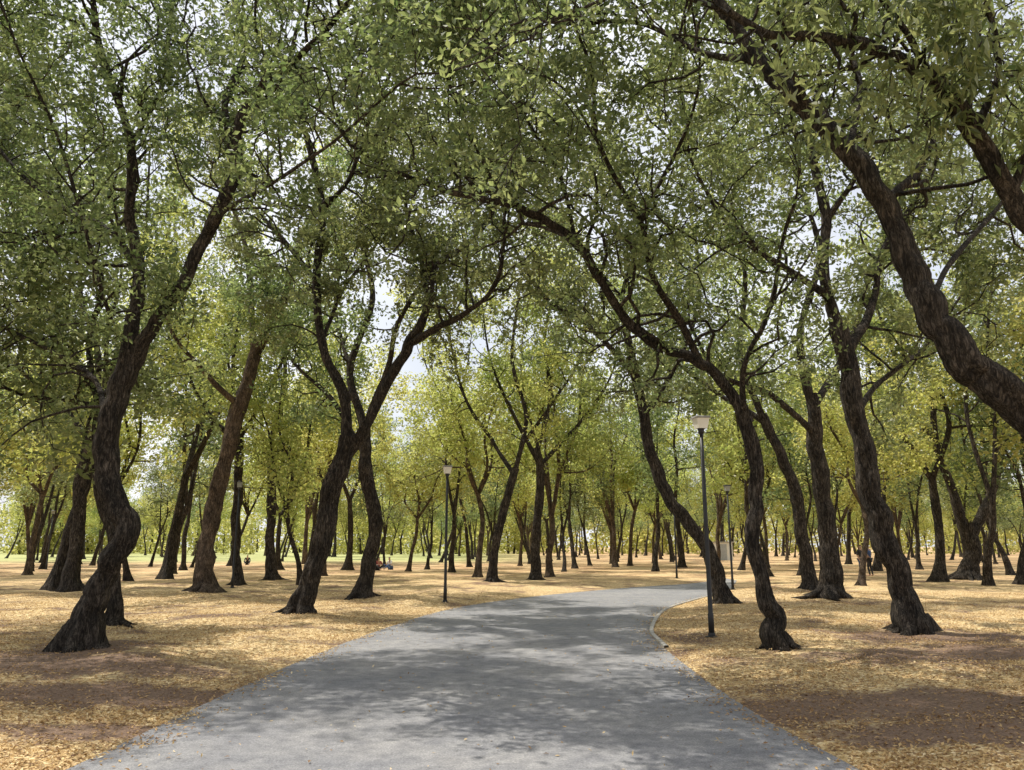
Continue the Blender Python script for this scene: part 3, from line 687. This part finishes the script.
    trs = skin_obj('trousers', [isl(['pel', 'lhp', 'lkn', 'lan', 'rhp', 'rkn', 'ran'], [('pel', 'lhp'), ('lhp', 'lkn'), ('lkn', 'lan'), ('pel', 'rhp'), ('rhp', 'rkn'), ('rkn', 'ran')], 1.2)], trousers)
    hr = skin_obj('hair', [([(h[0], h[1]+.03, h[2]-.03, .078), (h[0], h[1]+.015, h[2]+.035, .085)], [(0, 1)])], hair_m)
    for o in (sh, trs, hr): o.parent = body
    body.location = loc; body.rotation_euler = (0, 0, rot); body['label'] = label; body['category'] = 'person'
blue = simple('blue_denim', (0.05, 0.10, 0.24), .8); dark = simple('dark_cloth', (0.03, 0.03, 0.035), .8); white = simple('white_cloth', (0.65, 0.65, 0.63), .8); red = simple('rose_cloth', (0.42, 0.12, 0.12), .8)
for (px, py), rot, pose, a, b, l in [((863, 580), .4, 'stand', dark, blue, 'standing person in dark top and blue jeans'),
        ((871, 579), -2.4, 'stand', blue, dark, 'standing person in blue top and dark trousers'),
        ((378, 572), .6, 'sit', red, dark, 'person in rose top sitting on dry leaves'),
        ((390, 571), -.7, 'sit', white, blue, 'person in white top sitting on dry leaves'),
        ((247, 566), .3, 'sit', dark, dark, 'person in dark clothes sitting on the ground')]:
    w = G(px, py); person((w[0], w[1], gz(w[0], w[1])+0.01), rot, pose, a, b, l)

# ------------------------------------------------------------------ small hut in the distance
def box(acc, x0, x1, y0, y1, z0, z1):
    V = np.array([[x, y, z] for z in (z0, z1) for y in (y0, y1) for x in (x0, x1)], float)
    acc.add(V, np.array([[0, 2, 3, 1], [4, 5, 7, 6], [0, 1, 5, 4], [2, 6, 7, 3], [0, 4, 6, 2], [1, 3, 7, 5]]))
w = G(722, 561); hut = bpy.data.objects.new('utility_hut', None); hut.location = (w[0], w[1], 0.06); coll.objects.link(hut)
hut['label'] = 'small white rendered utility hut among the trees'; hut['category'] = 'hut'
wm = simple('white_render', (0.80, 0.79, 0.75), .85, var=.06); gm = simple('grey_door_paint', (0.40, 0.42, 0.43), .5); rm = simple('hut_roof', (0.42, 0.40, 0.37), .8)
a = Acc(); box(a, -1.1, 1.1, -.9, .9, -.1, 2.1); o = bpy.data.objects.new('wall', a.mesh('wall', wm, False)); o.parent = hut; coll.objects.link(o)
a = Acc(); box(a, -1.25, 1.25, -1.05, 1.05, 2.103, 2.22); o = bpy.data.objects.new('roof', a.mesh('roof', rm, False)); o.parent = hut; coll.objects.link(o)
a = Acc(); box(a, -.4, .4, -.93, -.903, 0, 1.9); o = bpy.data.objects.new('door', a.mesh('door', gm, False)); o.parent = hut; coll.objects.link(o)

# ------------------------------------------------------------------ light
S = Vector((-0.42, 0.22, 1.05)).normalized()
el = math.asin(S.z); az = math.atan2(S.x, S.y)
w = bpy.data.worlds.new('World'); scene.world = w; w.use_nodes = True; nt = w.node_tree
bg = nt.nodes['Background']; sky = nt.nodes.new('ShaderNodeTexSky'); sky.sky_type = 'NISHITA'; sky.sun_disc = False
sky.sun_elevation = el; sky.sun_rotation = az; sky.dust_density = 4.0; sky.air_density = 1.0
tc = nt.nodes.new('ShaderNodeTexCoord'); cn = N(nt, 'ShaderNodeTexNoise', Scale=3.0, Detail=5.0)
nt.links.new(tc.outputs['Generated'], cn.inputs[0])
cr_ = ramp(nt, [(0.35, (0.55, 0.55, 0.55)), (0.62, (0.95, 0.95, 0.95))]); nt.links.new(cn.outputs['Fac'], cr_.inputs[0])
mx = N(nt, 'ShaderNodeMix', data_type='RGBA'); nt.links.new(cr_.outputs[0], mx.inputs[0]); nt.links.new(sky.outputs[0], mx.inputs[6]); mx.inputs[7].default_value = (7.3, 7.45, 7.8, 1)
nt.links.new(mx.outputs[2], bg.inputs[0]); bg.inputs[1].default_value = 0.15
sl = bpy.data.lights.new('sun', 'SUN'); sl.energy = 5.0; sl.angle = math.radians(0.5); sl.color = (1, 0.95, 0.85)
so = bpy.data.objects.new('sun', sl); so.rotation_euler = S.to_track_quat('Z', 'Y').to_euler(); coll.objects.link(so)
cam = bpy.data.cameras.new('camera'); cam.sensor_width = 36; cam.lens = FOC/1024*36; cam.clip_end = 4000; cam.clip_start = 0.05
co = bpy.data.objects.new('camera', cam); co.location = (0, 0, CH); co.rotation_euler = (math.pi/2+PITCH, 0, 0); coll.objects.link(co); scene.camera = co
scene.view_settings.view_transform = 'Standard'; scene.view_settings.look = 'None'; scene.view_settings.exposure = 0
